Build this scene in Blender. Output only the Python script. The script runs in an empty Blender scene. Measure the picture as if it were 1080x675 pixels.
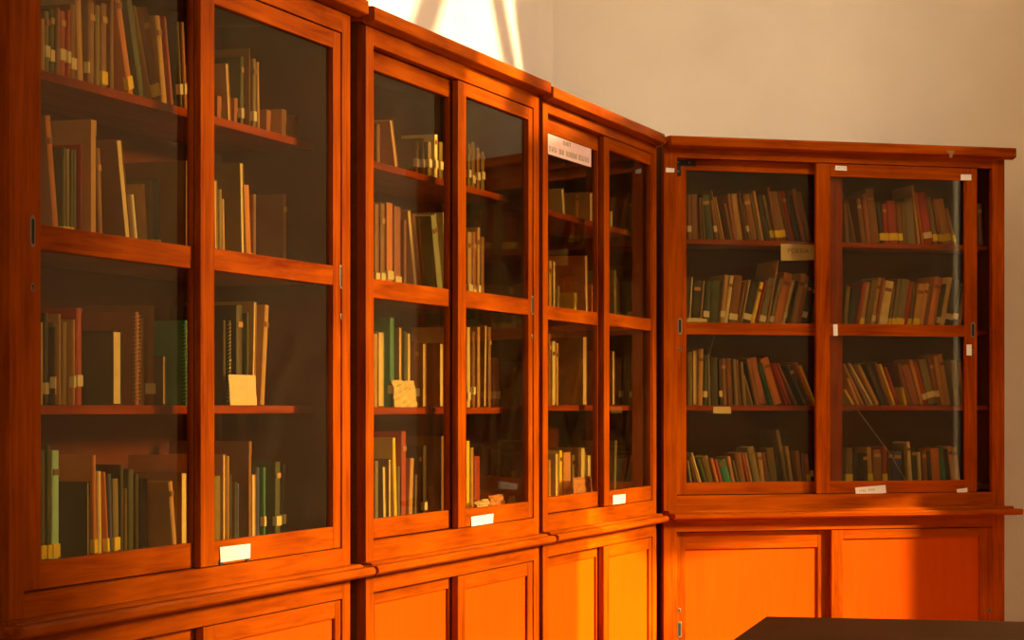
import bpy, bmesh, math, random
from mathutils import Vector, Matrix
C = bpy.context.scene
COL = C.collection
random.seed(4)

# ------------------------------------------------------------------ camera
F = 2500.0; HOR = 430.0; EYE = 1.40
cam_d = bpy.data.cameras.new('camera'); cam = bpy.data.objects.new('camera', cam_d); COL.objects.link(cam)
cam_d.sensor_fit = 'HORIZONTAL'; cam_d.sensor_width = 36.0
cam_d.lens = F / 1080.0 * 36.0
cam.location = (0, 0, EYE); cam.rotation_euler = (math.pi/2, 0, 0)
cam_d.shift_y = (HOR - 337.5) / 1080.0
cam_d.clip_end = 100
C.camera = cam
C.view_settings.view_transform = 'Standard'; C.view_settings.look = 'None'
C.view_settings.gamma = 1.0; C.view_settings.use_curve_mapping = False
C.view_settings.exposure = 0.14

# ------------------------------------------------------------------ materials
def newmat(name):
    m = bpy.data.materials.new(name); m.use_nodes = True
    nt = m.node_tree; b = nt.nodes['Principled BSDF']
    return m, nt, b
def plain(name, col, rough=.6, metal=0.0, noise=.12, scale=30.0):
    m, nt, b = newmat(name)
    b.inputs['Roughness'].default_value = rough; b.inputs['Metallic'].default_value = metal
    n = nt.nodes.new('ShaderNodeTexNoise'); n.inputs['Scale'].default_value = scale; n.inputs['Detail'].default_value = 4
    tc = nt.nodes.new('ShaderNodeTexCoord'); nt.links.new(tc.outputs['Object'], n.inputs['Vector'])
    r = nt.nodes.new('ShaderNodeValToRGB')
    r.color_ramp.elements[0].position = .3; r.color_ramp.elements[1].position = .7
    r.color_ramp.elements[0].color = (*[c*(1-noise) for c in col], 1)
    r.color_ramp.elements[1].color = (*[min(1, c*(1+noise)) for c in col], 1)
    nt.links.new(n.outputs['Fac'], r.inputs['Fac']); nt.links.new(r.outputs['Color'], b.inputs['Base Color'])
    return m
def wood(name, dark, light, axis, rough=.38, contrast=1.0):
    m, nt, b = newmat(name)
    tc = nt.nodes.new('ShaderNodeTexCoord'); mp = nt.nodes.new('ShaderNodeMapping')
    sc = [34.0, 34.0, 34.0]; sc[axis] = 2.2
    mp.inputs['Scale'].default_value = sc
    nt.links.new(tc.outputs['Object'], mp.inputs['Vector'])
    n = nt.nodes.new('ShaderNodeTexNoise'); n.inputs['Scale'].default_value = 1.6; n.inputs['Detail'].default_value = 8
    n.inputs['Roughness'].default_value = .62; n.inputs['Distortion'].default_value = .6
    nt.links.new(mp.outputs[0], n.inputs['Vector'])
    n2 = nt.nodes.new('ShaderNodeTexNoise'); n2.inputs['Scale'].default_value = 2.6; n2.inputs['Detail'].default_value = 3
    nt.links.new(tc.outputs['Object'], n2.inputs['Vector'])
    mx = nt.nodes.new('ShaderNodeMath'); mx.operation = 'MULTIPLY_ADD'; mx.inputs[1].default_value = .45; 
    nt.links.new(n2.outputs['Fac'], mx.inputs[0])
    mm = nt.nodes.new('ShaderNodeMath'); mm.operation = 'MULTIPLY'; mm.inputs[1].default_value = .6
    nt.links.new(n.outputs['Fac'], mm.inputs[0]); nt.links.new(mm.outputs[0], mx.inputs[2])
    r = nt.nodes.new('ShaderNodeValToRGB'); e = r.color_ramp.elements
    e[0].position = .52 - .17*contrast; e[1].position = .52 + .17*contrast
    e[0].color = (*dark, 1); e[1].color = (*light, 1)
    nt.links.new(mx.outputs[0], r.inputs['Fac']); nt.links.new(r.outputs['Color'], b.inputs['Base Color'])
    b.inputs['Roughness'].default_value = rough
    b.inputs['Specular IOR Level'].default_value = .02
    bp = nt.nodes.new('ShaderNodeBump'); bp.inputs['Strength'].default_value = .08; bp.inputs['Distance'].default_value = .002
    nt.links.new(n.outputs['Fac'], bp.inputs['Height']); nt.links.new(bp.outputs[0], b.inputs['Normal'])
    return m
WD, WL = (.14, .0145, .0001), (.44, .078, .0001)
M = {}
M['wood_v'] = wood('wood_upright', WD, WL, 2)
M['wood_h'] = wood('wood_lengthwise', WD, WL, 0)
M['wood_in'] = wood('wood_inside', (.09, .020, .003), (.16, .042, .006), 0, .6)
M['panel'] = wood('plywood_panel', (.44, .054, .0002), (.54, .076, .0003), 2, .45, 1.6)
M['table'] = wood('table_wood', (.014, .006, .002), (.026, .011, .004), 0, .5)
M['metal'] = plain('worn_brass', (.26, .19, .10), .45, 1.0)
M['hole'] = plain('dark_recess', (.012, .008, .005), .9)
M['paper'] = plain('white_paper', (.80, .74, .60), .8, noise=.03)
M['pinkpaper'] = plain('pink_paper', (.80, .50, .40), .8, noise=.03)
M['ink'] = plain('dark_ink', (.10, .07, .08), .8)
M['pages'] = plain('page_edges', (.62, .47, .25), .9, noise=.18, scale=90)
M['tape'] = plain('clear_tape', (.28, .13, .04), .3, noise=.05)
M['wire'] = plain('pale_wire', (.60, .55, .42), .35, .6)

def glassmat():
    m = bpy.data.materials.new('window_glass'); m.use_nodes = True; nt = m.node_tree; nt.nodes.clear()
    out = nt.nodes.new('ShaderNodeOutputMaterial')
    tr = nt.nodes.new('ShaderNodeBsdfTransparent'); tr.inputs['Color'].default_value = (.86, .78, .56, 1)
    gl = nt.nodes.new('ShaderNodeBsdfGlossy'); gl.inputs['Roughness'].default_value = .03
    gl.inputs['Color'].default_value = (.9, .9, .85, 1)
    fr = nt.nodes.new('ShaderNodeFresnel'); fr.inputs['IOR'].default_value = 1.45
    mx = nt.nodes.new('ShaderNodeMixShader')
    ge = nt.nodes.new('ShaderNodeNewGeometry'); iv = nt.nodes.new('ShaderNodeMath'); iv.operation = 'SUBTRACT'; iv.inputs[0].default_value = 1.0
    nt.links.new(ge.outputs['Backfacing'], iv.inputs[1]); ml = nt.nodes.new('ShaderNodeMath'); ml.operation = 'MULTIPLY'
    nt.links.new(iv.outputs[0], ml.inputs[0]); nt.links.new(fr.outputs[0], ml.inputs[1])
    nt.links.new(ml.outputs[0], mx.inputs[0]); nt.links.new(tr.outputs[0], mx.inputs[1]); nt.links.new(gl.outputs[0], mx.inputs[2])
    # thin film of dust on the pane
    df = nt.nodes.new('ShaderNodeBsdfDiffuse'); df.inputs['Color'].default_value = (.40, .30, .12, 1)
    tc = nt.nodes.new('ShaderNodeTexCoord'); n = nt.nodes.new('ShaderNodeTexNoise')
    n.inputs['Scale'].default_value = 5; n.inputs['Detail'].default_value = 5; n.inputs['Distortion'].default_value = 1.2
    nt.links.new(tc.outputs['Object'], n.inputs['Vector'])
    mr = nt.nodes.new('ShaderNodeMapRange'); mr.inputs['From Min'].default_value = .35; mr.inputs['From Max'].default_value = .8
    mr.inputs['To Min'].default_value = .001; mr.inputs['To Max'].default_value = .018
    nt.links.new(n.outputs['Fac'], mr.inputs['Value'])
    m2 = nt.nodes.new('ShaderNodeMixShader')
    nt.links.new(mr.outputs[0], m2.inputs[0]); nt.links.new(mx.outputs[0], m2.inputs[1]); nt.links.new(df.outputs[0], m2.inputs[2])
    nt.links.new(m2.outputs[0], out.inputs['Surface'])
    return m
M['glass'] = glassmat()

def plaster(name, col):
    m, nt, b = newmat(name)
    tc = nt.nodes.new('ShaderNodeTexCoord'); n = nt.nodes.new('ShaderNodeTexNoise')
    n.inputs['Scale'].default_value = 1.8; n.inputs['Detail'].default_value = 7
    nt.links.new(tc.outputs['Object'], n.inputs['Vector'])
    r = nt.nodes.new('ShaderNodeValToRGB'); e = r.color_ramp.elements
    e[0].position = .3; e[1].position = .72
    e[0].color = (*[c*.90 for c in col], 1); e[1].color = (*[c*1.06 for c in col], 1)
    nt.links.new(n.outputs['Fac'], r.inputs['Fac']); nt.links.new(r.outputs['Color'], b.inputs['Base Color'])
    b.inputs['Roughness'].default_value = .9
    n2 = nt.nodes.new('ShaderNodeTexNoise'); n2.inputs['Scale'].default_value = 60
    nt.links.new(tc.outputs['Object'], n2.inputs['Vector'])
    bp = nt.nodes.new('ShaderNodeBump'); bp.inputs['Strength'].default_value = .12; bp.inputs['Distance'].default_value = .004
    nt.links.new(n2.outputs['Fac'], bp.inputs['Height']); nt.links.new(bp.outputs[0], b.inputs['Normal'])
    return m
M['plaster'] = plaster('cream_plaster', (.80, .71, .56))
M['floor'] = plain('floor_tiles', (.20, .09, .04), .5, noise=.2, scale=3)

# ------------------------------------------------------------------ mesh helpers
def box(bm, a, b):
    x0, y0, z0 = a; x1, y1, z1 = b
    v = [bm.verts.new(p) for p in ((x0,y0,z0),(x1,y0,z0),(x1,y1,z0),(x0,y1,z0),(x0,y0,z1),(x1,y0,z1),(x1,y1,z1),(x0,y1,z1))]
    for f in ((0,3,2,1),(4,5,6,7),(0,1,5,4),(1,2,6,5),(2,3,7,6),(3,0,4,7)):
        bm.faces.new([v[i] for i in f])
def prism(bm, poly, ax, lo, hi):
    """poly of 2D points extruded along axis ax between lo and hi; lo/hi may be functions of the 2D point"""
    def pt(p, w):
        if ax == 0: return (w, p[0], p[1])
        if ax == 1: return (p[0], w, p[1])
        return (p[0], p[1], w)
    fl = lo if callable(lo) else (lambda p: lo); fh = hi if callable(hi) else (lambda p: hi)
    a = [bm.verts.new(pt(p, fl(p))) for p in poly]; b = [bm.verts.new(pt(p, fh(p))) for p in poly]
    n = len(poly)
    bm.faces.new(a); bm.faces.new(b[::-1])
    for i in range(n): bm.faces.new([a[i], b[i], b[(i+1) % n], a[(i+1) % n]])
def tube(bm, pts, r, n=6, closed=False):
    rings = []
    N = len(pts)
    for i, p in enumerate(pts):
        p = Vector(p)
        q = Vector(pts[(i+1) % N]) if (closed or i < N-1) else p
        o = Vector(pts[i-1]) if (closed or i > 0) else p
        d = (q - o).normalized()
        u = d.orthogonal().normalized() if not rings else (rings[-1][1] - d*rings[-1][1].dot(d)).normalized()
        w = d.cross(u)
        rings.append(([bm.verts.new(p + r*(math.cos(2*math.pi*k/n)*u + math.sin(2*math.pi*k/n)*w)) for k in range(n)], u))
    for i in range(N if closed else N-1):
        A = rings[i][0]; B = rings[(i+1) % N][0]
        for k in range(n): bm.faces.new([A[k], A[(k+1) % n], B[(k+1) % n], B[k]])
    if not closed:
        bm.faces.new(rings[0][0][::-1]); bm.faces.new(rings[-1][0])
def obj(name, bm, mat, parent=None, bevel=0.0, loc=None, rotz=0.0):
    bmesh.ops.recalc_face_normals(bm, faces=bm.faces)
    me = bpy.data.meshes.new(name); bm.to_mesh(me); bm.free()
    for m in (mat if isinstance(mat, (list, tuple)) else [mat]): me.materials.append(m)
    o = bpy.data.objects.new(name, me); COL.objects.link(o)
    if parent: o.parent = parent
    if loc is not None: o.location = loc
    o.rotation_euler.z = rotz
    if bevel:
        bv = o.modifiers.new('bevel', 'BEVEL'); bv.width = bevel; bv.segments = 2; bv.limit_method = 'ANGLE'
    return o
def boxes(name, lst, mat, parent=None, bevel=0.0):
    bm = bmesh.new()
    for a, b in lst: box(bm, a, b)
    return obj(name, bm, mat, parent, bevel)
def frame(name, vert, horiz, parent=None, bevel=.0012):
    bm = bmesh.new()
    for a, b in vert: box(bm, a, b)
    n = len(bm.faces)
    for a, b in horiz: box(bm, a, b)
    bm.faces.ensure_lookup_table()
    for k, f in enumerate(bm.faces): f.material_index = 0 if k < n else 1
    return obj(name, bm, [M['wood_v'], M['wood_h']], parent, bevel)
def tag(o, label, cat, group=None, kind=None):
    o['label'] = label; o['category'] = cat
    if group: o['group'] = group
    if kind: o['kind'] = kind
    return o
def thing(name, loc, rotz, label, cat, group=None):
    o = bpy.data.objects.new(name, None); COL.objects.link(o)
    o.location = loc; o.rotation_euler.z = rotz; o.empty_display_size = .1
    return tag(o, label, cat, group)

# ------------------------------------------------------------------ bookcases
LD = Vector((.3163, .9487)); DD = Vector((.9543, .2990))   # run directions of the side row and the end case
class Case:
    def __init__(s, key, x0, W, d, z, **k):
        s.key = key; s.P = Vector(x0); s.W = W; s.d = d.normalized(); s.n = Vector((-s.d.y, s.d.x))
        s.rot = math.atan2(s.d.y, s.d.x); s.__dict__.update(z); s.__dict__.update(k)
    def loc(s, px, t):                       # run coordinate of a sight line at depth t behind the face
        xr = (px - 540.0)/F; r = Vector((xr, 1.0))
        k = (s.P.dot(s.n) + t)/r.dot(s.n)
        return (r*k - s.P).dot(s.d), k       # (s, distance)
    def zz(s, px, y, t):
        return EYE + (HOR - y)/F*s.loc(px, t)[1]

def face_point(px, Z): return ((px - 540.0)/F*Z, Z)
Zc = 8.3
def zl(px): return Zc*691.0/(1385.0 - px)
LP = [face_point(10.4, zl(10.4)), face_point(386, zl(386)), face_point(572.7, zl(572.7))]
WLs = [1.573, 1.372, 1.308]
base = dict(ot=.880)
cases = [
 Case('nearest bookcase', LP[0], WLs[0], LD, dict(ct=.978, ot=.889, gtL=.848, gtR=.846, mt=.334, mb=.288, gb=-.280, db=-.333, lt=-.375, lb=-.402, lo=-.453, lp=-.496,
      s1=.634, s2=.312, s3=.005, s4=-.300), rec=.018,
      gl=(43.2, 204.0), dr=(211.8, 226.3, 351.5, 363.0), glx=(351.5)),
 Case('second bookcase', LP[1], WLs[1], LD, dict(ct=.968, ot=.884, gtL=.836, gtR=.846, mt=.319, mb=.272, gb=-.276, db=-.326, lt=-.374, lb=-.400, lo=-.451, lp=-.492,
      s1=.627, s2=.300, s3=.001, s4=-.298), rec=.024,
      gl=(394.3, 474.0), dr=(483.3, 491.6, 557.5, 564.2)),
 Case('third bookcase', LP[2], WLs[2], LD, dict(ct=.957, ot=.884, gtL=.833, gtR=.843, mt=.309, mb=.268, gb=-.272, db=-.322, lt=-.370, lb=-.397, lo=-.448, lp=-.489,
      s1=.618, s2=.290, s3=.008, s4=-.292), rec=.020,
      gl=(577.8, 630.4), dr=(637.2, 642.7, 686.6, 690.8)),
 Case('far end bookcase', face_point(700, 8.3), 1.338, DD, dict(ct=.951, ot=.877, gtL=.838, gtR=.829, mt=.301, mb=.259, gb=-.264, db=-.309, lt=-.360, lb=-.390, lo=-.436, lp=-.471,
      s1=.600, s2=.288, s3=.008, s4=-.280), rec=.026,
      gl=(724.0, 862.0), dr=(861.0, 875.5, 1018.0, 1030.5)),
]
UD, LWD = .34, .40       # depth of the upper and lower carcass
FT = .024                # face frame thickness
CASE_LABEL = {
 'nearest bookcase': 'tall glazed wooden bookcase nearest the camera, largest, at the left edge',
 'second bookcase': 'tall glazed wooden bookcase second along the left wall, crumpled papers inside',
 'third bookcase': 'narrow looking glazed wooden bookcase with pink notice inside, beside the corner',
 'far end bookcase': 'glazed wooden bookcase on the end wall, right door slid slightly open',
}
def pull(parent, s, y, z, h=.058, w=.017):
    bm = bmesh.new()
    def ring(r0, hh, ya, yb):
        pts = []
        for k in range(24):
            a = 2*math.pi*k/24; pts.append((s + r0*math.cos(a), z + (hh/2-r0)*(1 if math.sin(a) >= 0 else -1) + r0*math.sin(a)))
        prism(bm, pts, 1, ya, yb)
    ring(w/2, h, y-.0015, y+.001)
    o = obj('finger_pull', bm, M['metal'], parent, .0005)
    bm = bmesh.new(); 
    pts = []
    r0 = w/2-.004; hh = h-.012
    for k in range(24):
        a = 2*math.pi*k/24; pts.append((s + r0*math.cos(a), z + (hh/2-r0)*(1 if math.sin(a) >= 0 else -1) + r0*math.sin(a)))
    prism(bm, pts, 1, y-.0021, y+.0005)
    obj('pull_recess', bm, M['hole'], parent)
def keyhole(parent, s, y, z):
    bm = bmesh.new()
    prism(bm, [(s+.006*math.cos(2*math.pi*k/16), z+.008*math.sin(2*math.pi*k/16)) for k in range(16)], 1, y-.0015, y+.001)
    for c, r in (((s, z+.002), .0032),):
        pass
    obj('keyhole_plate', bm, M['metal'], parent, .0004)
    bm = bmesh.new()
    prism(bm, [(s+.003*math.cos(2*math.pi*k/12), z+.002+.003*math.sin(2*math.pi*k/12)) for k in range(12)], 1, y-.0021, y+.0005)
    prism(bm, [(s-.0012, z-.006), (s+.0012, z-.006), (s+.0012, z+.002), (s-.0012, z+.002)], 1, y-.0021, y+.0005)
    obj('keyhole', bm, M['hole'], parent)

STROKES = {}
def build_case(c, i):
    root = thing('bookcase', (c.P.x, c.P.y, 0), c.rot, CASE_LABEL[c.key], 'bookcase', 'wooden glass fronted bookcases')
    c.root = root
    W = c.W; E = EYE
    g = lambda n: E + getattr(c, n)
    ct, ot, lt, lb, lo = g('ct'), g('ot'), g('lt'), g('lb'), g('lo')
    cb = ct - .036
    last = (i == 3); third = (i == 2)
    # carcass
    L = []
    sd = .020
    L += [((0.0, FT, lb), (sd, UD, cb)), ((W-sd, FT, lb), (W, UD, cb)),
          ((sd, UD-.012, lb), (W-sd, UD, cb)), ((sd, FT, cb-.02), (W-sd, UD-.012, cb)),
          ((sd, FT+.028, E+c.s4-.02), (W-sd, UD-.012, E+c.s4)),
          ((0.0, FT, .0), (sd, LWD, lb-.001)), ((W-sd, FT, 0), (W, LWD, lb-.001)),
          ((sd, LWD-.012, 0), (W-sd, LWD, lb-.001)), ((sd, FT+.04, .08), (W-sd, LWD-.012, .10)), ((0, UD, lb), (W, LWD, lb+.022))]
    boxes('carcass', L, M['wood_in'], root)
    # face frames
    st = .050
    ld = E + c.db            # bottom of upper doors = top of base rail
    L = [((0, 0, lb), (st, FT, cb)), ((W-st, 0, lb), (W, FT, cb))]
    frame('face_frame', L, [((st, 0, ot), (W-st, FT, cb)), ((st, 0, lb), (W-st, FT, ld)), ((st, FT, lb+.01), (W-st, UD-.02, ld-.006))], root)
    frame('lower_face_frame', [((0, 0, 0), (st, FT, lb-.001)), ((W-st, 0, 0), (W, FT, lb-.001))], [((st, 0, lo), (W-st, FT, lb-.001)), ((st, 0, 0), (W-st, FT, .13))], root)
    # crown and ledge mouldings (profile in depth, height; run ends mitred into the corner)
    mit = .535
    oc = .034
    def lo_end(p): 
        o = max(0.0, -p[0])
        return (-.004 + mit*o) if last else (-.030 if o > 0 or True else 0)
    def hi_end(ext):
        def f(p):
            o = max(0.0, -p[0])
            return (W + .006 - mit*o) if third else W + ext
        return f
    e_lo = (lambda p: (-.003 + mit*max(0.0, -p[0]))) if last else (lambda p: -.028)
    bm = bmesh.new()
    prism(bm, [(-.006, cb-.006), (-oc+.006, cb), (-oc, cb+.003), (-oc, ct-.004), (-oc+.005, ct), (UD, ct), (UD, cb), (.002, cb)], 0, e_lo if last else (lambda p: (-.034, -.028, -.001)[i]), hi_end((.034, .013, 0, .030)[i]))
    obj('crown_moulding', bm, M['wood_h'], root, .0015)
    ol = .050
    def l_lo(ext): return (lambda p: (-.003 + mit*max(0.0, -p[0]))) if last else (lambda p: -ext)
    bm = bmesh.new()
    prism(bm, [(-.022, lt-.002), (-.026, lt-.005), (-.026, lb+.020), (.004, lb+.020), (.004, lt), (-.018, lt)], 0, l_lo((.018, .020, .001)[i] if not last else 0), hi_end((.020, .010, 0, .024)[i]))
    prism(bm, [(-ol+.006, lb+.020), (-ol, lb+.014), (-ol, lb+.004), (-ol+.008, lb-.002), (.004, lb-.002), (.004, lb+.020)], 0, l_lo((.036, .041, .001)[i] if not last else 0), hi_end((.041, .013, 0, .050)[i]))
    obj('ledge_moulding', bm, M['wood_h'], root, .001)
    # shelves
    for k, zn in enumerate(('s1', 's2', 's3')):
        z1 = E + getattr(c, zn)
        boxes('shelf', [((sd+.001, .085, z1-.018), (W-sd-.001, UD-.013, z1))], M['wood_h'], root, .001)
    # upper doors: the left one runs in the back track, the right one in front
    yl = .003 + c.rec; yr = .003; th = min(.020, c.rec)
    gx0 = c.loc(c.gl[0], yl)[0]; 
    r0, r1, r2, r3 = [c.loc(p, yr)[0] for p in c.dr]
    gx1 = c.loc(c.gl[1], yl)[0]
    mt, mb, gb, db = g('mt'), g('mb'), g('gb'), g('db')
    doors = []
    for side in (0, 1):
        if side == 0:
            a0 = st-.004 if not last else c.loc(711.5, yl)[0]; a1 = gx0; b0 = gx1; b1 = gx1 + (.065 if not last else .050); y = yl; gt = g('gtL')
            if last: b0 = c.loc(877, yl)[0]-.02; b0 = c.loc(862.5, yl)[0]; b1 = c.loc(888.5, yl)[0]
        else:
            a0, a1, b0, b1 = r0, r1, r2, r3; y = yr; gt = g('gtR')
            if not last: b1 = W-st-.003
        top = ot - .0025 if side else ot + .0
        ty = th - .003
        dr = frame('sliding_door', [((a0, y, db+.002), (a1, y+ty, top)), ((b0, y, db+.002), (b1, y+ty, top))],
                   [((a1, y+.0004, gt), (b0, y+ty-.0005, top)), ((a1, y+.0004, mb), (b0, y+ty-.0005, mt)), ((a1, y+.0004, db+.002), (b0, y+ty-.0005, gb))], root)
        gy = y + ty*.62
        boxes('glass_pane', [((a1-.004, gy, mt-.004), (b0+.004, gy+.002, gt+.004))], M['glass'], dr)
        boxes('glass_pane', [((a1-.004, gy, gb-.004), (b0+.004, gy+.002, mb+.004))], M['glass'], dr)
        if side == 0:
            ps = (a0+a1)/2 if (i in (0,)) is False else (a0*.35+a1*.65)
            if last: ps = c.loc(717, y)[0]; pz = c.zz(717, 344, y); kz = c.zz(717, 369, y)
            else: ps = c.loc(34, y)[0]; pz = c.zz(34, 244, y); kz = c.zz(34, 303, y)
            if i in (0, 3): pull(dr, ps, y, pz); keyhole(dr, ps, y, kz)
        else:
            px, p1, p2 = {0: (359.5, 292, 334), 1: (561.3, 322, 355), 2: (689.2, 339, 367), 3: (1026, 348, 371)}[i]
            ps = c.loc(px, y)[0]; pull(dr, ps, y, c.zz(px, p1, y)); keyhole(dr, ps, y, c.zz(px, p2, y))
        doors.append((dr, y))
    # lower cupboard doors with plywood panels
    yl2 = .026; lp = g('lp')
    mid = {0: 214.7, 1: 483.0, 2: 637.0, 3: 877.0}[i]; pr = {0: 353.5, 1: 556.5, 2: 684.5, 3: 1033}[i]
    m0 = c.loc(mid, .003)[0]; q = c.loc(pr, .003)[0]
    if last: sets = ((c.loc(711.5, yl2)[0], c.loc(723, yl2)[0], c.loc(862.5, yl2)[0], c.loc(885, yl2)[0], yl2, -.500), (m0, c.loc(889.5, .003)[0], q, c.loc(1047.5, .003)[0], .003, -.471))
    else: sets = ((st-.004, st+.075, m0-.01, m0+.06, yl2, c.lp+.006), (m0, m0+.062, q, W-st-.003, .003, c.lp))
    for k, (a0, a1, b0, b1, y, pz) in enumerate(sets):
        zb = .14; rb = .20
        dr = frame('cupboard_door', [((a0, y, zb), (a1, y+.018, lo-.003)), ((b0, y, zb), (b1, y+.018, lo-.003))],
                   [((a1, y+.0004, E+pz), (b0, y+.0175, lo-.003)), ((a1, y+.0004, zb), (b0, y+.0175, rb))], root)
        boxes('door_panel', [((a1-.003, y+.008, rb-.003), (b0+.003, y+.013, E+pz+.003))], M['panel'], dr)
        if last:
            px = 716.5 if k == 0 else 1043
            pull(dr, c.loc(px, y)[0], y, c.zz(px, 664, y)); keyhole(dr, c.loc(px, y)[0], y, c.zz(px, 644, y))
        else:
            px = {0: 0, 1: 0, 2: 688.5}[i]
            if k == 1 and px: pull(dr, c.loc(px, y)[0], y, c.zz(px, 668, y)); keyhole(dr, c.loc(px, y)[0], y, c.zz(px, 648, y))
    c.doors = doors
    return root
for i, c in enumerate(cases): build_case(c, i)
A, B, Cc, Dd = cases
# ------------------------------------------------------------------ books, boxes, cards
COLS = {  # letter: (name, cover colour)
 't': ('tan', (.56, .38, .17)), 'c': ('cream', (.78, .66, .38)), 'b': ('brown', (.26, .13, .05)), 'k': ('black', (.030, .028, .022)),
 'g': ('dark green', (.045, .085, .035)), 'o': ('orange', (.66, .26, .05)), 'r': ('red', (.42, .045, .02)), 'n': ('navy blue', (.035, .07, .30)),
 'l': ('light blue', (.42, .85, .95)), 'y': ('yellow', (.95, .72, .03)), 'w': ('white', (.80, .74, .58)), 'h': ('grey blue', (.30, .42, .42)), 's': ('slate grey', (.22, .23, .19)),
 'm': ('mauve', (.38, .15, .11)), 'p': ('pink', (.74, .42, .26)), 'v': ('olive', (.20, .17, .05)), 'e': ('teal', (.02, .26, .22)),
}
for k, (n, c) in COLS.items(): M['cover_'+k] = plain(n.replace(' ', '_')+'_cover', c if k in 'lenywc' else [q*w for q, w in zip(c, (.95, .80, .62))], .55, noise=.10, scale=25)
ORD = ['', 'first', 'second', 'third', 'fourth', 'fifth', 'sixth', 'seventh', 'eighth', 'ninth', 'tenth', 'eleventh', 'twelfth', 'thirteenth', 'fourteenth', 'fifteenth',
       'sixteenth', 'seventeenth', 'eighteenth', 'nineteenth', 'twentieth'] + ['twenty-'+x for x in ('first', 'second', 'third', 'fourth', 'fifth', 'sixth', 'seventh', 'eighth', 'ninth')] + ['thirtieth'] + ['thirty-'+x for x in ('first', 'second', 'third', 'fourth', 'fifth', 'sixth', 'seventh')]
SHN = {1: 'top', 2: 'upper', 3: 'lower', 4: 'bottom'}
MATB = {}
def cover_mesh(bm, h, D, H, bt, fore):
    if not fore:
        P = [(-h, .0015), (-h*.6, -.0008), (0, -.0016), (h*.6, -.0008), (h, .0015), (h, D), (h-bt, D), (h-bt, bt+.001), (-h+bt, bt+.001), (-h+bt, D), (-h, D)]
    else:
        P = [(-h, 0), (-h+bt, 0), (-h+bt, D-bt), (h-bt, D-bt), (h-bt, 0), (h, 0), (h, D-.001), (0, D), (-h, D-.001)]
    prism(bm, P, 2, 0, H)
def make_book(loc, rot, lean, th, D, H, col, flags, label, group, rng):
    cname = COLS[col][0]
    h = th/2; bt = min(.0022, th*.22); fore = 'f' in flags
    kind = 'book'; cat = 'book'
    if 'n' in flags: kind, cat = 'spiral_notebook', 'notebook'
    if 'x' in flags: kind, cat = 'file_box', 'box'
    bm = bmesh.new()
    if 'x' in flags:
        box(bm, (-h, 0, 0), (h, D, H)); fore = False
    else: cover_mesh(bm, h, D, H, bt, fore)
    # origin at the corner that stands on the shelf
    px = h if lean > 0 else -h
    for v in bm.verts: v.co.x -= px
    o = obj(kind, bm, M['cover_'+col], None)
    o.location = loc; o.rotation_euler = (0, lean, rot)
    tag(o, label, cat, group)
    if 'x' in flags:
        bm = bmesh.new(); box(bm, (-h-px-.001, -.001, H-.03), (h-px+.001, D*.97, H+.001)); obj('lid', bm, M['cover_'+col], o)
    else:
        bm = bmesh.new()
        y0, y1 = (bt+.002, D-.003) if not fore else (.002, D-bt-.001)
        box(bm, (-h+bt-px, y0, .0025), (h-bt-px, y1, H-.0025)); obj('page_block', bm, M['pages'] if not fore or col == 'k' else M['cover_c'], o)
    if 'n' in flags:
        bm = bmesh.new(); n = int(H/.0085); r = h*1.05+.0012
        pts = []
        for k in range(n*8):
            a = 2*math.pi*k/8; pts.append((-px + r*math.cos(a), .002 + r*.9*math.sin(a), .006 + (H-.012)*k/(n*8)))
        tube(bm, pts, .0011, 4); obj('spiral_binding', bm, M['wire'], o)
    if ('w' in flags or 'y' in flags or 'q' in flags) and not fore:
        z0 = .012 if 'y' in flags else .018 + rng.random()*.02; hh = .026 if 'y' in flags else .022
        bm = bmesh.new(); box(bm, (-h-px-.0004, -.0024, z0), (h-px+.0004, .008, z0+hh))
        obj('spine_label', bm, M['cover_y'] if 'y' in flags else M['paper'], o)['label'] = 'yellow label' if 'y' in flags else 'white label'
    if 'q' in flags:
        pass
    if th > .014 and 'x' not in flags and not fore and rng.random() < .4:
        bm = bmesh.new()
        box(bm, (-h*.8-px, -.0022, H*.78), (h*.8-px, .002, H*.78+.012))
        obj('spine_band', bm, M['cover_t' if col in 'kgnrbm' else 'cover_b'], o)
    return o
counts = {}
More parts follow.
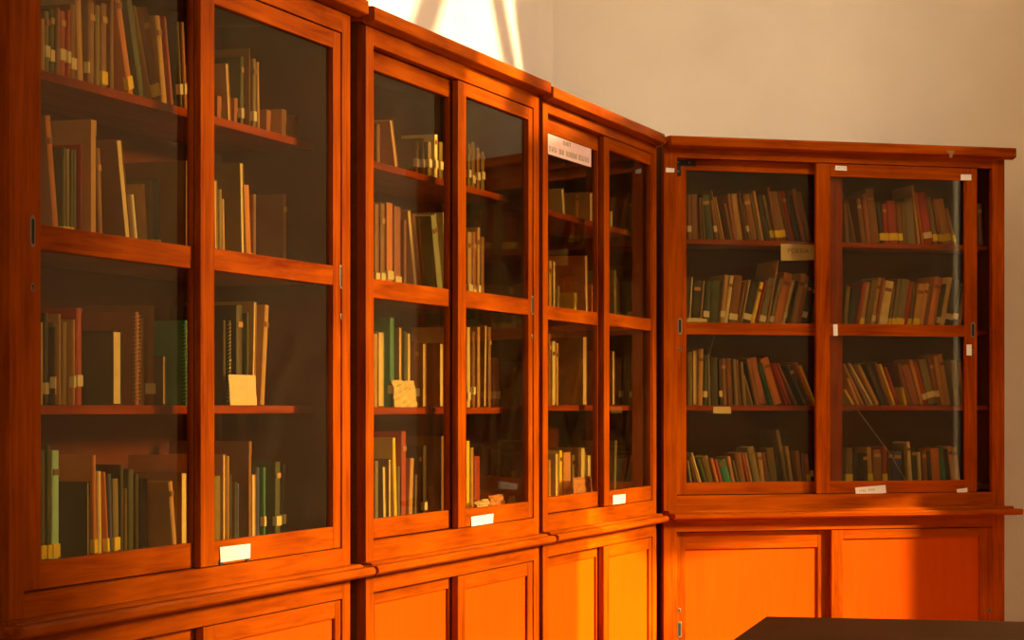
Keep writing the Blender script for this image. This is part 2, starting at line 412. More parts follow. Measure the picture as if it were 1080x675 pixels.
def shelf_row(c, sh, side, items, t=.108, dmax=.215):
    rng = random.Random(sum(ord(ch) for ch in c.key) * 131 + sh*17 + ord(side[0])*5)
    zs = EYE + getattr(c, 's%d' % sh) + .0004
    group = 'books on the %s %s shelf of the %s' % (SHN[sh], side, c.key)
    prev = None; idx = 0
    if c is Dd:      # drop every fourth spine of the far case, its neighbour takes the room
        items = [it for q, it in enumerate(items) if q % 4 != 2 or it[1] is not None]
    n = len(items)
    for q, it in enumerate(items):
        x0, x1, yt, dx, col = it[:5]; fl = it[5] if len(it) > 5 else ''
        if x1 is None:
            x1 = items[q+1][0] - .25 if q+1 < n else x0 + 5
            x1 = min(x1, x0 + 9)
        tt = t + rng.uniform(-.004, .010)
        s0, k0 = c.loc(x0, tt); s1, k1 = c.loc(x1, tt)
        H = EYE + (HOR - yt)/F*(k0+k1)/2 - zs
        st_, _ = c.loc((x0+x1)/2 + dx, tt); lean_s = st_ - (s0+s1)/2
        lean = math.atan2(lean_s, H)
        H = max(.05, H/math.cos(lean) if abs(lean) < 1 else H)
        th = max(.0045, (s1-s0)*math.cos(lean))
        # keep clear of the neighbour before
        left0 = s0; 
        if prev:
            pr, pl, pH = prev
            need = pr + max(0.0, (math.tan(pl) - math.tan(lean))*min(pH, H)) + .0006
            if s0 < need:
                s1 = max(s1, need + .005); s0 = need; th = max(.0045, (s1-s0)*math.cos(lean)); s1 = s0 + th/math.cos(lean)
        lo, hi = .024, c.W - .026
        if s0 < lo: continue
        if s0 + th/math.cos(lean) + max(0, lean_s) > hi: continue
        if s0 + min(0, lean_s) < lo: lean = 0
        s1 = s0 + th/math.cos(lean)
        prev = (s1, lean, H)
        top_clear = {1: c.ct-.06, 2: c.s1-.02, 3: c.s2-.02, 4: c.s3-.02}[sh] + EYE - zs
        H = min(H, top_clear - .004)
        D = min(dmax, max(.10, H*.74)) 
        D = min(D, UD - .016 - tt)
        if 'x' in fl: D = min(UD-.016-tt, .20)
        idx += 1
        sx = s1 if lean > 0 else s0
        p = c.P + c.d*sx + c.n*tt
        size = 'slim' if th < .013 else ('medium' if th < .03 else 'thick')
        what = {'n': 'spiral notebook', 'x': 'box'}.get('n' if 'n' in fl else ('x' if 'x' in fl else ''), 'book')
        lw = '' if abs(lean) < .05 else (' leaning left' if lean < 0 else ' leaning right')
        label = '%s %s %s%s, %s from left, %s %s shelf of %s' % (size, COLS[col][0], what, lw, ORD[idx], SHN[sh], side, c.key)
        words = label.split()
        if len(words) > 16: label = label.replace(size + ' ', '', 1)
        if len(label.split()) > 16: label = label.replace(' from left', '', 1)
        make_book((p.x, p.y, zs), c.rot, lean, th, D, H, col, fl, label, group, rng)
# nearest bookcase
shelf_row(A, 1, 'left', [(44,47,20,0,'t'),(47.5,52,12,0,'v','w'),(52.5,57,10,0,'g','w'),(58,63,8,0,'b'),(63.5,69,12,0,'r','w'),(69.5,74,10,0,'r','w'),(75,80,5,0,'b','w'),(83,88.5,-12,-3,'t'),(89.5,93,-5,0,'b','w'),(94,100,2,0,'b'),(101,106,6,0,'v'),(107,113,4,0,'b','y'),(114,120,0,0,'b'),(136,141.5,-10,-16,'o','y'),(148,154,5,-14,'g'),(156,160,12,-18,'t'),(163,170,15,-14,'b','y'),(172,177,20,-8,'t'),(178,183,20,-8,'r'),(190,193,25,-4,'k','w'),(195,198,25,-4,'m','w')])
shelf_row(A, 2, 'left', [(58,63.5,125,-10,'o'),(66,69,156,0,'g','y'),(70,73.5,157,0,'v','y'),(74.5,77,158,0,'g','y'),(77.5,80.5,158,0,'g'),(81.5,86,152,0,'r'),(96,101,127,0,'t','x'),(105,109,157,-3,'b'),(134,140,151,-11,'b','f'),(144,147,207,-6,'w'),(154,156.5,195,-4,'t'),(160,163,190,-2,'v','y'),(165,168,188,0,'g','y'),(196,205,171,0,'b','x')])
shelf_row(A, 3, 'left', [(43,45,340,0,'c'),(47.5,51,330,0,'k','w'),(52,55,345,0,'k','w'),(56,58,340,0,'v','w'),(59,64,331,0,'t'),(66,71,340,0,'v'),(75,79,337,0,'t','w'),(81,86.5,325,0,'r','w'),(119.5,128.5,349,0,'g','f'),(143,146.5,329,0,'m','n'),(148,152,335,0,'b'),(157,163,322,0,'b','w'),(172,175,375,0,'k','f'),(196,199,338,-1,'e','n'),(201,204,350,0,'g','n')])
shelf_row(A, 4, 'left', [(43,48,475,0,'g','y'),(50,54,470,0,'g','y'),(55.5,62.5,475,0,'l','y'),(92,95,508,0,'k','f'),(96.5,102,480,-1,'o','y'),(104,107.5,497,-1,'c'),(109,115,498,-4,'o','y'),(116,119,500,-2,'n'),(120,126,505,-1,'s','y'),(127,130,490,0,'k'),(131,134,515,0,'v'),(136,141,495,0,'g'),(143,146,500,0,'k'),(150,156,505,0,'k'),(183,187,508,-5,'t'),(191.5,198,498,0,'b','f'),(199.5,203,480,0,'o','y'),(205,209,485,0,'o')])
shelf_row(A, 1, 'right', [(229,233,102,0,'m','x'),(241,244,68,-3,'t','f'),(247,250,104,0,'m','x'),(254,257,60,0,'g','w'),(258,263,50,0,'b'),(267,270,62,0,'v','w'),(272,274,66,-1,'t'),(281,285,117,0,'m','x'),(297,301.5,116,0,'p','x'),(312,316,122,0,'m','x')])
shelf_row(A, 2, 'right', [(227,230,190,-1,'t','f'),(231,234,200,0,'s'),(235,237.5,210,-1,'t'),(255,259,172,-2,'v','f'),(261,266,196,-3,'o','y'),(267.5,270,205,0,'b','y'),(299,302,205,0,'b'),(328,332,228,0,'b','x')])
shelf_row(A, 3, 'right', [(235.5,238,338,0,'k'),(239,243,338,0,'g','n'),(250,256,322,0,'k'),(258,262,330,0,'g'),(266,269,318,2,'t','f'),(275,279,322,5,'t'),(318,321,335,0,'b','f'),(333,337,340,0,'b','x')])
shelf_row(A, 4, 'right', [(227,233,502,0,'v'),(235.5,238.5,479,0,'t','f'),(239.5,241.5,481,0,'t'),(242,244.5,501,0,'k'),(245.5,249,508,0,'s'),(250,252,510,0,'n'),(262.5,265,466,0,'b','x'),(266,270,500,0,'t','f'),(271,273.5,493,0,'n'),(274,280,493,0,'e','w'),(291,296,487,0,'g','w'),(298.5,301,490,0,'k','w')])
# second bookcase
shelf_row(B, 1, 'left', [(398,401,131,0,'b'),(417,420.5,130,-6,'o','f'),(439,441.5,150,0,'v','w'),(445,447.5,146,0,'v','w'),(452,455,150,0,'v','w'),(459,461.5,142,0,'c','w'),(464,467,150,0,'v','w')])
shelf_row(B, 2, 'left', [(396,400,215,0,'b','w'),(402,406,215,0,'b','w'),(408.5,414.5,214,0,'o','w'),(416.5,423,218,0,'m','w'),(426,428.5,232,0,'b'),(438,441.5,225,-8,'t','f'),(443,446,228,-8,'b'),(447,450,230,-8,'v'),(463,468.5,230,-8,'h'),(470.5,472.5,225,-3,'c')])
shelf_row(B, 3, 'left', [(395,398,352,0,'t'),(399.5,405,350,0,'c','f'),(412,416,335,0,'e','w'),(421,424,345,0,'t','f'),(427,429.5,350,0,'g'),(430.5,432.5,352,0,'c'),(437,442,360,0,'b','w'),(446,449.5,362,0,'t','f'),(464,468,362,0,'b','f')])
shelf_row(B, 4, 'left', [(396,399,486,0,'s'),(404.5,408,492,-1,'s','f'),(410,413,484,0,'b','f'),(414,419,462,-2,'y'),(420,421.5,492,0,'s'),(424,428.5,455,0,'r'),(431,435,484,2,'t'),(437,440,500,1,'v','f'),(441,444,470,0,'k'),(447,450,470,0,'k','w'),(466,469.5,460,0,'b')])
shelf_row(B, 1, 'right', [(494,496.5,152,0,'v','w'),(498,501,150,0,'v','w'),(503,506,156,0,'b','w'),(508,511,160,0,'v','w'),(532,535,200,0,'t','x')])
shelf_row(B, 2, 'right', [(494,498,245,0,'t','w'),(499,502,245,0,'m','w'),(504,506.5,240,0,'t','w'),(508,511,250,0,'b'),(522,526,235,3,'r'),(528.5,531,240,2,'k')])
shelf_row(B, 3, 'right', [(493,496,345,0,'c','w'),(498,501,350,0,'b','w'),(504,506.5,345,0,'t'),(510.5,513,343,1,'b','f'),(515,518,345,0,'b'),(521,527,377,0,'m','w'),(530,532.5,343,0,'k','f')])
shelf_row(B, 4, 'right', [(492.5,495.5,465,0,'y'),(497,499.5,472,0,'t'),(501,506.5,481,0,'r'),(546,549.5,466,0,'b')])
# third bookcase
shelf_row(Cc, 1, 'left', [(594,596.5,201,-2,'c','f'),(608,610.5,206,0,'t'),(622,625,203,0,'t','f')])
shelf_row(Cc, 2, 'left', [(579.5,582,275,0,'t'),(583.5,586,275,0,'t','f'),(588,590,302,0,'s','x'),(605,608,309,0,'y','x'),(618,620.5,270,-1,'o','f'),(624.5,626.5,300,0,'o')])
shelf_row(Cc, 3, 'left', [(579,581.5,352,0,'b'),(583,586,360,0,'c'),(587,589,362,0,'t'),(615,619,355,0,'t','f')])
shelf_row(Cc, 4, 'left', [(579,581,485,0,'t'),(586,589,478,0,'c','f'),(590.5,593,475,0,'y'),(595,602.5,477,0,'p'),(604,606.5,480,0,'c'),(608.5,611.5,472,0,'t'),(613,617,472,0,'c','f'),(620,623,480,0,'c','f')])
shelf_row(Cc, 1, 'right', [(644.5,646,223,0,'c'),(671,674,223,0,'t','x')])
shelf_row(Cc, 2, 'right', [(648,650,285,0,'v'),(660,662.5,280,1,'t'),(670,672,285,0,'b')])
shelf_row(Cc, 3, 'right', [(646,648.5,370,0,'b','f'),(657,659.5,382,0,'b','f'),(667,670,385,0,'b')])
shelf_row(Cc, 4, 'right', [(648,650,465,1,'v'),(655,657.5,457,2,'t','f'),(668,671,472,0,'b'),(674,677,462,0,'g')])
# far end bookcase
N = None
shelf_row(Dd, 1, 'left', [(725.5,N,206,-1,'b','w'),(729.5,N,205,-1,'b'),(733,N,205,-3,'t'),(737,N,208,-2,'b'),(741,N,209,-3,'v'),(744.5,N,206,-5,'g'),(748.5,N,205,-6,'p'),(753,N,212,-6,'b','w'),(758,N,201,-10,'t'),(761.5,764.5,208,-9,'t'),(766,N,214,-8,'k','w'),(770.5,N,215,-7,'b'),(773.5,N,205,-7,'m'),(777,N,205,-6,'t'),(780,N,206,-7,'b'),(784,N,202,-8,'b'),(787.5,N,214,-8,'v','w'),(792,N,206,-9,'b'),(795.5,N,208,-9,'k','w'),(799.5,N,206,-9,'v'),(802.5,N,202,-9,'t'),(806,N,207,-9,'k'),(809.5,N,204,-10,'t'),(813,N,206,-10,'v','y'),(817.5,N,198,-10,'b','y'),(822,N,203,-10,'b','y'),(826,N,203,-11,'o'),(830,N,205,-11,'b'),(834,N,202,-11,'r'),(838.5,N,207,-10,'k'),(842,N,204,-10,'b','w'),(846,N,200,-11,'m'),(851,856,203,-11,'b')], .104)
shelf_row(Dd, 2, 'left', [(726,728,292,3,'c'),(729,N,296,3,'k'),(733,N,297,3,'v','w'),(737.5,739.5,296,4,'t'),(741,N,296,4,'g','w'),(747,N,296,4,'g'),(754,N,288,6,'t','w'),(758.5,N,290,6,'t','w'),(763,N,291,7,'c'),(767.5,N,291,7,'b','w'),(772,N,296,8,'t','w'),(776.5,N,298,8,'b'),(780,782,295,10,'c'),(782.5,N,297,10,'k','w'),(787,N,296,11,'c'),(790.5,N,298,11,'y'),(795,N,296,11,'r'),(798.5,N,294,11,'s','w'),(803,N,284,12,'b'),(806,N,275,12,'t'),(810,N,294,12,'s','w'),(814,N,289,13,'o'),(819,N,294,12,'k'),(823,N,296,12,'c','w'),(827,N,297,12,'k'),(831,N,289,11,'t'),(835,N,292,11,'v','w'),(839.5,N,292,10,'m'),(844,N,296,9,'g','w'),(849,N,299,8,'k'),(854,857,300,6,'v')], .104)
shelf_row(Dd, 3, 'left', [(725,730,371,0,'v'),(731,735,369,0,'t','f'),(736,741,368,1,'t'),(742,N,380,0,'g','w'),(746,N,374,-1,'s'),(749.5,N,377,-1,'k'),(753,N,376,-2,'o','y'),(758,N,379,-2,'k','w'),(762.5,N,378,-2,'b'),(767,N,378,-3,'b'),(771,N,380,-3,'m'),(774.5,N,379,-3,'s'),(779,N,380,-4,'b'),(783,N,382,-4,'v'),(788,792,396,-9,'c'),(793,N,384,-9,'k'),(796.5,N,379,-10,'b'),(800.5,N,378,-11,'m'),(805,N,380,-12,'t'),(809,N,384,-13,'e'),(813,N,383,-13,'g'),(817,N,379,-15,'o'),(821,N,381,-15,'k'),(826,N,383,-16,'r'),(831,N,384,-17,'r'),(836,842,384,-20,'m'),(848,853,386,-18,'k'),(856,858.5,383,-17,'o'),(859.5,861.5,386,-16,'y')], .104)
shelf_row(Dd, 4, 'left', [(727.5,N,486,-4,'s'),(731,N,484,-7,'b'),(735,737.5,482,-9,'t'),(738.5,741,478,-10,'c'),(742.5,N,484,-8,'g'),(747,N,482,-8,'v'),(751,N,481,-7,'t'),(755,N,484,-7,'o'),(759.5,N,485,-7,'r'),(763.5,N,486,-7,'e'),(768,N,484,-6,'k'),(772.5,N,482,-6,'p'),(776.5,N,486,-6,'v'),(780.5,N,478,-6,'b'),(784,N,476,-7,'o'),(787.5,N,478,-7,'r'),(791.5,N,478,-7,'t'),(795,N,472,-8,'s'),(798.5,N,477,-6,'b'),(803,N,478,-5,'t'),(808,N,478,-5,'b'),(812.5,N,473,-5,'v'),(817,N,475,-5,'g'),(821,825,480,-5,'k'),(829,833,454,-11,'s'),(834.5,837.5,471,-6,'c'),(839,N,474,-5,'t'),(843,N,476,-4,'t'),(847,N,478,-3,'b'),(851,N,479,-3,'o','y'),(855.5,858,478,-1,'k','w')], .104)
shelf_row(Dd, 1, 'right', [(892,896,214,-3,'b'),(899,902,211,-9,'t'),(904,N,212,-7,'g','w'),(909,N,210,-6,'b'),(914,N,205,-6,'m'),(919,N,200,-7,'b'),(924,N,195,-7,'t','y'),(929,N,213,-4,'k','y'),(933,N,215,-3,'r','y'),(938,N,212,-3,'r','y'),(943,N,200,-3,'t','y'),(948,N,213,-3,'b','y'),(952.5,N,213,-3,'v'),(957,N,209,-4,'s'),(962,N,205,-5,'b'),(967,N,196,-7,'t'),(971,N,203,-8,'o'),(975,N,204,-8,'r','w'),(980,N,213,-8,'b','y'),(985,N,208,-8,'v','y'),(990,N,210,-9,'b','y'),(995,N,211,-9,'t','y'),(1000,N,213,-9,'v','y'),(1005,1009,220,-9,'t','y'),(1034,1038,215,-3,'b')], .104)
shelf_row(Dd, 2, 'right', [(889.5,N,302,3,'v'),(894,N,306,5,'k'),(898,N,297,8,'c'),(902,N,298,8,'r'),(906,N,298,8,'t','y'),(910.5,N,296,8,'v'),(914,N,292,8,'o'),(918,N,293,8,'t','w'),(922,N,293,8,'m'),(926,N,297,8,'c','w'),(930.5,N,303,7,'b','y'),(935,N,300,6,'v','y'),(939,N,294,7,'s','y'),(944,N,295,7,'s','y'),(948.5,N,295,7,'t'),(952.5,N,297,7,'r'),(956.5,N,298,7,'v','y'),(960.5,N,300,7,'t','y'),(964.5,N,299,7,'o','y'),(969,N,299,7,'p'),(973.5,N,302,6,'b'),(977,N,293,9,'o'),(981.5,N,292,9,'v'),(986,N,300,8,'g','w'),(990.5,N,293,10,'c','w'),(995,N,296,9,'k','w'),(999,N,298,9,'t','w'),(1003,N,299,9,'k','w'),(1008,N,300,9,'b'),(1013,1017,304,8,'k'),(1033,1036,300,5,'t'),(1037,1040,312,6,'s')], .104)
shelf_row(Dd, 3, 'right', [(899,902,412,-9,'y'),(904,907,400,-11,'p'),(909,912,385,-20,'t'),(914,916.5,384,-22,'b'),(918.5,921.5,384,-24,'w'),(924,928,386,-20,'t'),(930,936,384,-17,'k'),(938,941,383,-16,'b'),(942.5,945,385,-15,'y'),(946,949.5,388,-14,'r'),(951,N,386,-12,'k'),(954.5,957,409,-4,'y'),(958,N,384,-12,'b'),(962,N,386,-12,'m'),(966.5,N,388,-12,'k'),(971,N,380,-12,'t'),(975,N,382,-12,'r','w'),(979.5,N,380,-11,'s','w'),(984,N,384,-10,'e','w'),(988.5,N,378,-10,'b','w'),(993,N,376,-9,'t'),(998.5,1003,374,-9,'t'),(1007,1013,380,-5,'v'),(1014,1018,382,-4,'b')], .104)
shelf_row(Dd, 4, 'right', [(892,899,472,0,'v','y'),(900,905,476,0,'k'),(906,N,476,-1,'t','y'),(911,N,478,-1,'k'),(916,N,472,-2,'t','y'),(921,N,474,-1,'b'),(926,N,472,0,'r','y'),(931.5,N,471,0,'r','y'),(936,N,475,0,'k'),(942,N,476,0,'n'),(949,N,477,0,'k'),(955,958,468,-2,'v'),(959,N,466,-3,'c'),(963,N,472,-2,'g'),(968.5,972.5,477,-2,'c'),(974,N,475,-2,'b'),(979,N,476,-3,'k'),(984,N,473,-3,'o'),(988.5,N,476,-4,'k'),(993,N,472,-4,'e'),(999,N,474,-4,'k'),(1003.5,N,471,-5,'p'),(1008.5,1013.5,472,-5,'t')], .104)

# loose crumpled and folded papers in the second bookcase, cards
def sheet(name, c, px0, px1, y0, y1, t, mat, label, cat, group=None, slant=0.0, crump=.006, fold=0.0):
    s0 = c.loc(px0, t)[0]; s1 = c.loc(px1, t)[0]; z0 = c.zz((px0+px1)/2, y1, t); z1 = c.zz((px0+px1)/2, y0, t)
    base = EYE + c.s4 if y0 > 450 else EYE + c.s3
    h = z1 - z0; z0 = base + .0006; z1 = z0 + h
    bm = bmesh.new(); nx, nz = 10, 8; rng = random.Random(int(px0*7+y0)); th = .0012
    g = []
    for j in range(nz+1):
        for i in range(nx+1):
            u, v = i/nx, j/nz
            y = fold*v + crump*(rng.random()-.5)*2*(1 if 0 < v else .3)
            g.append(bm.verts.new(((s1-s0)*u + slant*v, y, (z1-z0)*v + (crump*.6*(rng.random()-.5) if v > .9 else 0))))
    fs = []
    for j in range(nz):
        for i in range(nx): fs.append(bm.faces.new((g[j*(nx+1)+i], g[j*(nx+1)+i+1], g[(j+1)*(nx+1)+i+1], g[(j+1)*(nx+1)+i])))
    p = c.P + c.d*s0 + c.n*t
    o = obj(name, bm, mat, None, loc=(p.x, p.y, z0), rotz=c.rot)
    so = o.modifiers.new('thickness', 'SOLIDIFY'); so.thickness = th
    return tag(o, label, cat, group)
sheet('paper_card', A, 243, 271, 396, 428, .098, M['paper'], 'blank pale card leaning on dark books, lower right shelf of nearest bookcase', 'card', crump=.0008, fold=.004)
sheet('folded_paper', B, 416, 440, 403, 431, .094, M['cover_c'], 'folded cream paper standing on the lower shelf of the second bookcase', 'paper', crump=.004, fold=.006)
sheet('crumpled_paper', B, 501, 515, 528, 541, .066, M['paper'], 'crumpled white paper, leftmost of three at bottom right of second bookcase', 'paper', 'crumpled papers in the second bookcase', crump=.007)
sheet('crumpled_paper', B, 515.5, 531, 524, 540, .078, M['cover_p'], 'crumpled tan paper between two white ones at bottom of second bookcase', 'paper', 'crumpled papers in the second bookcase', crump=.005)
sheet('crumpled_paper', B, 535, 546, 523, 536, .066, M['paper'], 'tilted white paper, rightmost of three at bottom right of second bookcase', 'paper', 'crumpled papers in the second bookcase', slant=.02, crump=.003)
sheet('pink_card', Cc, 606, 625, 503, 525, .060, M['cover_p'], 'small pink card leaning at the bottom left shelf of third bookcase', 'card', crump=.002, fold=.006)

# paper labels, notice, bracket and tape: parts of the bookcases they are stuck on
def stick(name, parent, c, pts, t, mat, th=.0009, lab=None):
    """a flat piece stuck on at depth t; pts = corner sight lines"""
    P = [(c.loc(x, t)[0], c.zz(x, y, t)) for x, y in pts]
    bm = bmesh.new(); prism(bm, P, 1, t-th, t)
    o = obj(name, bm, mat, parent)
    if lab: o['label'] = lab
    return o, P
def writing(parent, c, P, t, rows, seed):
    """faint unreadable handwriting or print: little strokes inside the quad P (tl, tr, br, bl)"""
    rng = random.Random(seed); bm = bmesh.new()
    tl, tr, br, bl = [Vector(p) for p in P]
    def at(u, v): 
        a = tl.lerp(tr, u); b = bl.lerp(br, u); return a.lerp(b, v)
    for v0, v1, u0, u1, step in rows:
        u = u0
        while u < u1:
            w = step*rng.uniform(.25, .5)
            if rng.random() > .12:
                k = rng.uniform(-.15, .15)*step
                q = [at(u+k, v0), at(u+w+k, v0), at(u+w, v1), at(u, v1)]
                prism(bm, [tuple(x) for x in q], 1, t-.0013, t-.0008)
                if rng.random() > .5:
                    vm = rng.choice((v0, (v0+v1)/2, v1-(v1-v0)*.2))
                    q = [at(u, vm), at(u+step*.8, vm), at(u+step*.8, vm+(v1-v0)*.18), at(u, vm+(v1-v0)*.18)]
                    prism(bm, [tuple(x) for x in q], 1, t-.0012, t-.00075)
            u += step
    return obj('writing', bm, M['ink'], parent)
dA, dB, dC, dD = A.doors, B.doors, Cc.doors, Dd.doors
o, P = stick('paper_label', dA[1][0], A, [(231.5,577.2),(263.6,573.4),(263.2,588.6),(232.2,593.3)], .002, M['paper'], .0015, 'white card label')
boxes('label_holder', [((P[3][0]-.004, .0012, P[3][1]-.006), (P[3][0]+.012, .0032, P[3][1]+.006)), ((P[2][0]-.02, .0012, P[2][1]-.006), (P[2][0]-.006, .0032, P[2][1]+.004))], M['hole'], dA[1][0])
stick('paper_label', dB[1][0], B, [(496.6,545.2),(520,541.6),(519.6,551.6),(497,555.2)], .002, M['paper'], .0012, 'white paper label')
stick('paper_label', dC[1][0], Cc, [(646.2,522.5),(659.4,521),(659.2,530.6),(646.4,532.2)], .002, M['paper'], .0012, 'white paper label')
o, P = stick('paper_label', dD[1][0], Dd, [(901.8,514.2),(933.8,511.4),(934.6,519.8),(902.6,522.8)], .002, M['paper'], .0012, 'white label with faint writing')
wm = M['ink']; M['ink'] = plain('faint_ink', (.42, .38, .36), .8)
writing(dD[1][0], Dd, P, .002, [(.3, .6, .12, .62, .06)], 3)
stick('paper_label', dD[1][0], Dd, [(1008.8,516),(1020,514.6),(1020.2,518.8),(1009.4,520.6)], .002, M['paper'], .0012, 'small white label')
o, P = stick('paper_label', dD[1][0], Dd, [(881,174.6),(893,175.4),(893,180.2),(880.6,179.4)], .002, M['paper'], .0012, 'small white label')
writing(dD[1][0], Dd, P, .002, [(.3, .65, .15, .85, .10)], 5)
stick('paper_label', dD[1][0], Dd, [(1013.2,184),(1024.3,184),(1024.3,190.2),(1013.2,190)], .002, M['paper'], .0012, 'small cream label')
stick('paper_label', dD[1][0], Dd, [(878.6,342.2),(883.2,342),(883.4,354),(879,354.2)], .002, M['paper'], .0012, 'small white label')
stick('paper_label', dD[1][0], Dd, [(1019.4,363.4),(1024.6,363.4),(1024.6,375),(1019.4,374.6)], .002, M['paper'], .0012, 'small white label')
ff = [o for o in Dd.root.children if o.name.startswith('face_frame')][0]
stick('paper_label', ff, Dd, [(702.3,176.8),(711.2,177.6),(711,182),(702.2,181.6)], -.0002, M['paper'], .0012, 'small cream label')
ff2 = [o for o in B.root.children if o.name.startswith('face_frame')][0]
stick('paper_label', ff2, B, [(572.6,130.4),(574.4,129.8),(576,131),(576.2,134.6),(574.8,135.6),(572.8,134.6)], -.0002, M['paper'], .0012, 'torn white label')
# labels hanging from the shelf edges of the end case
sh = sorted([o for o in Dd.root.children if o.name.startswith('shelf')], key=lambda o: -o.data.vertices[0].co.z)
o, P = stick('paper_label', sh[0], Dd, [(823.4,257),(858.6,258.2),(858.6,274),(823.6,275.2)], .0835, M['paper'], .0012, 'cream shelf label with the word POESIA')
fc = bpy.data.curves.new('lettering', 'FONT'); fc.body = 'POESIA'; fc.size = .024; fc.extrude = .0003; fc.align_x = 'CENTER'; fc.align_y = 'CENTER'; fc.space_character = 1.1
M['print'] = plain('grey_print', (.22, .16, .16), .8); fc.materials.append(M['print'])
tmp = bpy.data.objects.new('lettering', fc); COL.objects.link(tmp); bpy.context.view_layer.update()
me = bpy.data.meshes.new_from_object(tmp.evaluated_get(bpy.context.evaluated_depsgraph_get())); bpy.data.objects.remove(tmp)
fo = bpy.data.objects.new('lettering', me); COL.objects.link(fo); fo.parent = sh[0]
fo.location = ((P[0][0]+P[1][0])/2+.002, .0818, (P[0][1]+P[2][1])/2 + .002); fo.rotation_euler = (math.pi/2, 0, 0)
o, P = stick('paper_label', sh[2], Dd, [(752.2,429),(770.4,429),(771,436.2),(752.2,436)], .0835, M['paper'], .0012, 'small cream shelf label')
stick('paper_label', sh[1], Dd, [(724.5,335.5),(733,335.2),(745.5,336.4),(745.5,339.5),(724.5,339.5)], .0835, M['paper'], .0012, 'white paper strip')
# pink notice behind the glass of the third case
M['ink'] = plain('olive_ink', (.22, .20, .08), .8)
yl = dC[0][1]; 
o, P = stick('paper_notice', dC[0][0], Cc, [(577.6,138.8),(623.2,152),(623.2,176.4),(577.6,162.3)], yl+.004, M['pinkpaper'], .0009, 'pink notice with a line of dark print')
writing(dC[0][0], Cc, P, yl+.004, [(.62, .86, .03, .36, .028), (.62, .86, .41, .95, .026)], 8)
writing(dC[0][0], Cc, P, yl+.004, [(.22, .40, .34, .5, .03)], 9)
M['ink'] = wm
# steel corner bracket of the left sliding door, strip of tape on the cornice
yl = dD[0][1]
br, P = stick('corner_bracket', dD[0][0], Dd, [(712,168.5),(734,169.6),(734,175.6),(718,175),(718.2,186),(712,186)], yl-.0002, M['hole'], .0015, 'dark metal corner bracket')
for x, y in ((715, 170.8), (727, 171.4), (715, 180.6)):
    s = Dd.loc(x, yl)[0]; z = Dd.zz(x, y, yl); bm = bmesh.new()
    prism(bm, [(s+.003*math.cos(2*math.pi*k/10), z+.003*math.sin(2*math.pi*k/10)) for k in range(10)], 1, yl-.003, yl-.0012)
    obj('screw', bm, M['metal'], dD[0][0])
cm = [o for o in Dd.root.children if o.name.startswith('crown')][0]
stick('tape_strip', cm, Dd, [(997.5,158.4),(1006.8,159),(1004.6,163.8),(1004,166.2),(1001,166),(1001.6,163.5)], -.0345, M['tape'], .0008, 'strip of clear tape')
# two thin wires inside the end case
def wire(pts, label, mat):
    bm = bmesh.new(); P0 = Dd.loc(pts[0][0], .092)[0]; L = []
    for x, z in pts: L.append((Dd.loc(x, .092)[0]-P0, 0, z))
    tube(bm, L, .0013, 5)
    p = Dd.P + Dd.d*P0 + Dd.n*.092
    o = obj('wire', bm, mat, None, loc=(p.x, p.y, EYE), rotz=Dd.rot); tag(o, label, 'wire')
wire([(905, Dd.s3-.0185), (921, -.085), (939, -.170), (957, Dd.s4+.002)], 'thin pale wire slanting across the bottom right shelf of far end bookcase', M['wire'])
wire([(755, Dd.s2-.0185), (751, .225), (747.5, .18), (747, .10), (749.5, Dd.s3+.002)], 'thin grey curved wire hanging over the lower left shelf of far end bookcase', M['cover_s'])

# ------------------------------------------------------------------ the room
cl = Vector(LP[0]).dot(A.n) + .43           # plane of the left wall:  p.n = cl
def wall_line(d, n, cc, a, b, name, h=6.4, mat='plaster'):
    p0 = n*cc + d*a; p1 = n*cc + d*b
    bm = bmesh.new(); q0 = p0 + n*.2; q1 = p1 + n*.2
    prism(bm, [tuple(p0), tuple(p1), tuple(q1), tuple(q0)], 2, -.0, h)
    o = obj(name, bm, M[mat]); o['kind'] = 'structure'; return o
cd = Vector(Dd.P).dot(Dd.n) + .43
# where the two walls meet
det = A.n.x*Dd.n.y - A.n.y*Dd.n.x
corner = Vector(((cl*Dd.n.y - cd*A.n.y)/det, (A.n.x*cd - Dd.n.x*cl)/det))
la = corner.dot(A.d); da = corner.dot(Dd.d)
wall_line(A.d, A.n, cl, la-9.0, la+.0, 'wall_left')
XR = 4.2
ky = (XR - (Dd.n*cd).x)/Dd.d.x
wall_line(Dd.d, Dd.n, cd, da, ky+.3, 'wall_back')
bm = bmesh.new(); box(bm, (-6, -2.5, -.1), (XR+.3, 11.5, 0)); o = obj('floor', bm, M['floor']); o['kind'] = 'structure'
pb = bmesh.new(); box(pb, (-.65, -.03, 0), (-.10, .43, 6.4)); o = obj('side_light_blocker', pb, M['plaster'], None, loc=(A.P.x, A.P.y, 0), rotz=A.rot); o['kind'] = 'structure'  # unseen block added to keep the nearest case's side dark
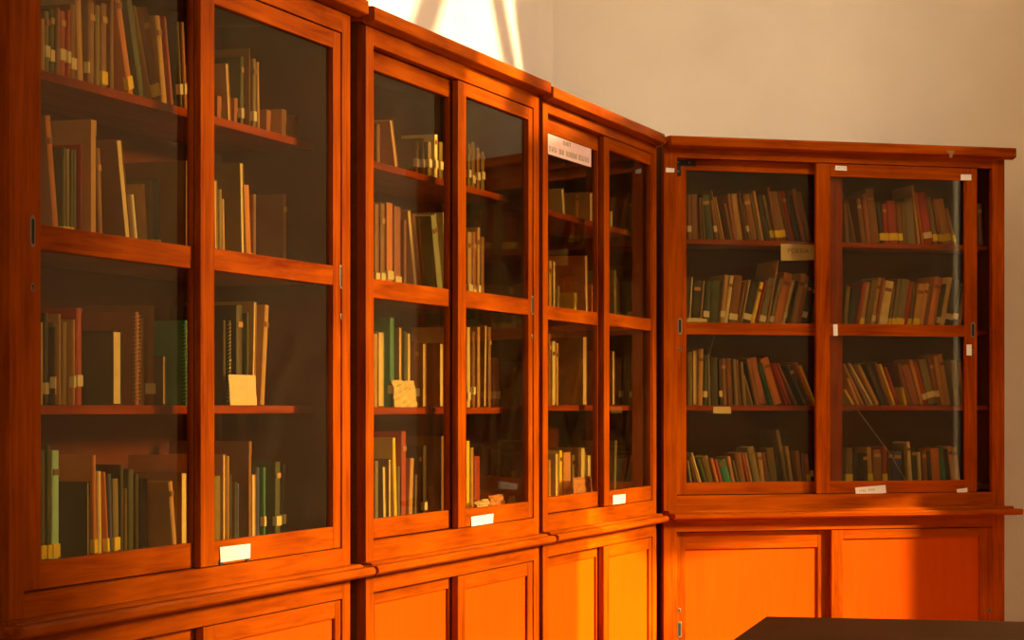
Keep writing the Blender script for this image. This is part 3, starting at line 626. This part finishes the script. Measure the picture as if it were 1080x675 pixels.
# right wall, out of the picture, its openings shaped to place sun and shade
def wpoly(polys, name, mat='plaster', x0=XR, x1=XR+.03):
    bm = bmesh.new()
    for p in polys: prism(bm, p, 0, x0, x1)
    o = obj(name, bm, M[mat]); return o
YE = 10.2
S = dict(a=2.6, b=6.35)
polys = [
 [(-2.5,0),(YE,0),(YE,1.0),(-2.5,1.0)],
 [(-2.5,1.0),(6.10,1.0),(6.10,4.3),(-2.5,4.3)],
 [(7.62,1.0),(YE,1.0),(YE,4.3),(7.62,4.3)],
 [(6.10,3.12),(7.62,2.47),(7.62,4.3),(6.10,4.3)],
 [(-2.5,4.3),(4.9,4.3),(4.9,6.4),(-2.5,6.4)],
 [(6.98,4.3),(YE,4.3),(YE,6.4),(6.85,6.4),(6.85,5.0),(6.70,4.95)],
 [(4.9,5.9),(6.95,5.9),(6.95,6.4),(4.9,6.4)],
]
o = wpoly(polys, 'wall_right'); o['kind'] = 'structure'
# fan-shaped bars added in the upper opening to streak the sunlight
def bar(y, z, slope, w):
    f = lambda zz: y + slope*(zz - z)
    return [(f(4.3)-w/2, 4.3), (f(4.3)+w/2, 4.3), (f(5.9)+w/2, 5.9), (f(5.9)-w/2, 5.9)]
o = wpoly([bar(5.80, 4.88, .90, .25), bar(6.60, 4.83, -.62, .16), bar(5.25, 4.98, .9, .12)], 'sun_streak_bars', 'wood_v', XR+.005, XR+.025); o['kind'] = 'structure'

SUN = Vector((.85, -.30, .43)).normalized()
sd_ = bpy.data.lights.new('sun', 'SUN'); so = bpy.data.objects.new('sun', sd_); COL.objects.link(so)
sd_.energy = 10.5; sd_.angle = math.radians(.9); sd_.color = (1.0, .74, .42)
so.rotation_euler = SUN.to_track_quat('Z', 'Y').to_euler(); so.location = (12, 4, 8)
def area(name, loc, target, sx, sy, power, col):
    d = bpy.data.lights.new(name, 'AREA'); d.shape = 'RECTANGLE'; d.size = sx; d.size_y = sy; d.energy = power; d.color = col
    o = bpy.data.objects.new(name, d); COL.objects.link(o); o.location = loc
    o.rotation_euler = (Vector(loc) - Vector(target)).to_track_quat('Z', 'Y').to_euler(); return o
area('low_window_daylight', (7.0, 6.87, 3.75), (-.2, 6.5, 1.2), .46, 1.6, 2350, (1.0, .72, .38))
area('high_window_daylight', (6.5, 4.85, 6.6), (.6, 7.6, 2.4), 1.0, 1.5, 520, (1.0, .84, .64))
area('near_end_fill', (.3, -2.6, 2.4), (-.2, 7.5, 1.5), 1.4, 1.4, 95, (1.0, .80, .54))  # fill lamp added to light the book covers, no window known there
w = bpy.data.worlds.new('world'); C.world = w; w.use_nodes = True
w.node_tree.nodes['Background'].inputs['Color'].default_value = (.95, .70, .42, 1)
w.node_tree.nodes['Background'].inputs['Strength'].default_value = .012

# ------------------------------------------------------------------ table in the foreground
t = thing('table', (0, 0, 0), 0, 'dark brown wooden table at lower right in front of the end bookcase', 'table')
e1 = Vector((.9739, -.227)); e2 = Vector((-.227, -.9739))
P1 = Vector((.779, 7.27)); TL, TW = 1.9, 1.0
t.location = (P1.x, P1.y, 0); t.rotation_euler.z = math.atan2(e1.y, e1.x)
boxes('tabletop', [((0, -TW, .732), (TL, 0, .760))], M['table'], t, .004)
boxes('apron', [((.06, -.08, .64), (TL-.06, -.06, .732)), ((.06, -TW+.06, .64), (TL-.06, -TW+.08, .732)), ((.06, -TW+.08, .64), (.08, -.08, .732)), ((TL-.08, -TW+.08, .64), (TL-.06, -.08, .732))], M['table'], t)
for sx in (0, 1):
    for sy in (0, 1):
        x = .05 + sx*(TL-.16); y = -.11 - sy*(TW-.16)
        bm = bmesh.new(); a = .03
        prism(bm, [(x, y), (x+.06, y), (x+.06, y+.06), (x, y+.06)], 2, 0, .732)
        for v in bm.verts:
            if v.co.z < .1: v.co.x += (x+.03-v.co.x)*.35; v.co.y += (y+.03-v.co.y)*.35
        obj('leg', bm, M['table'], t, .003)
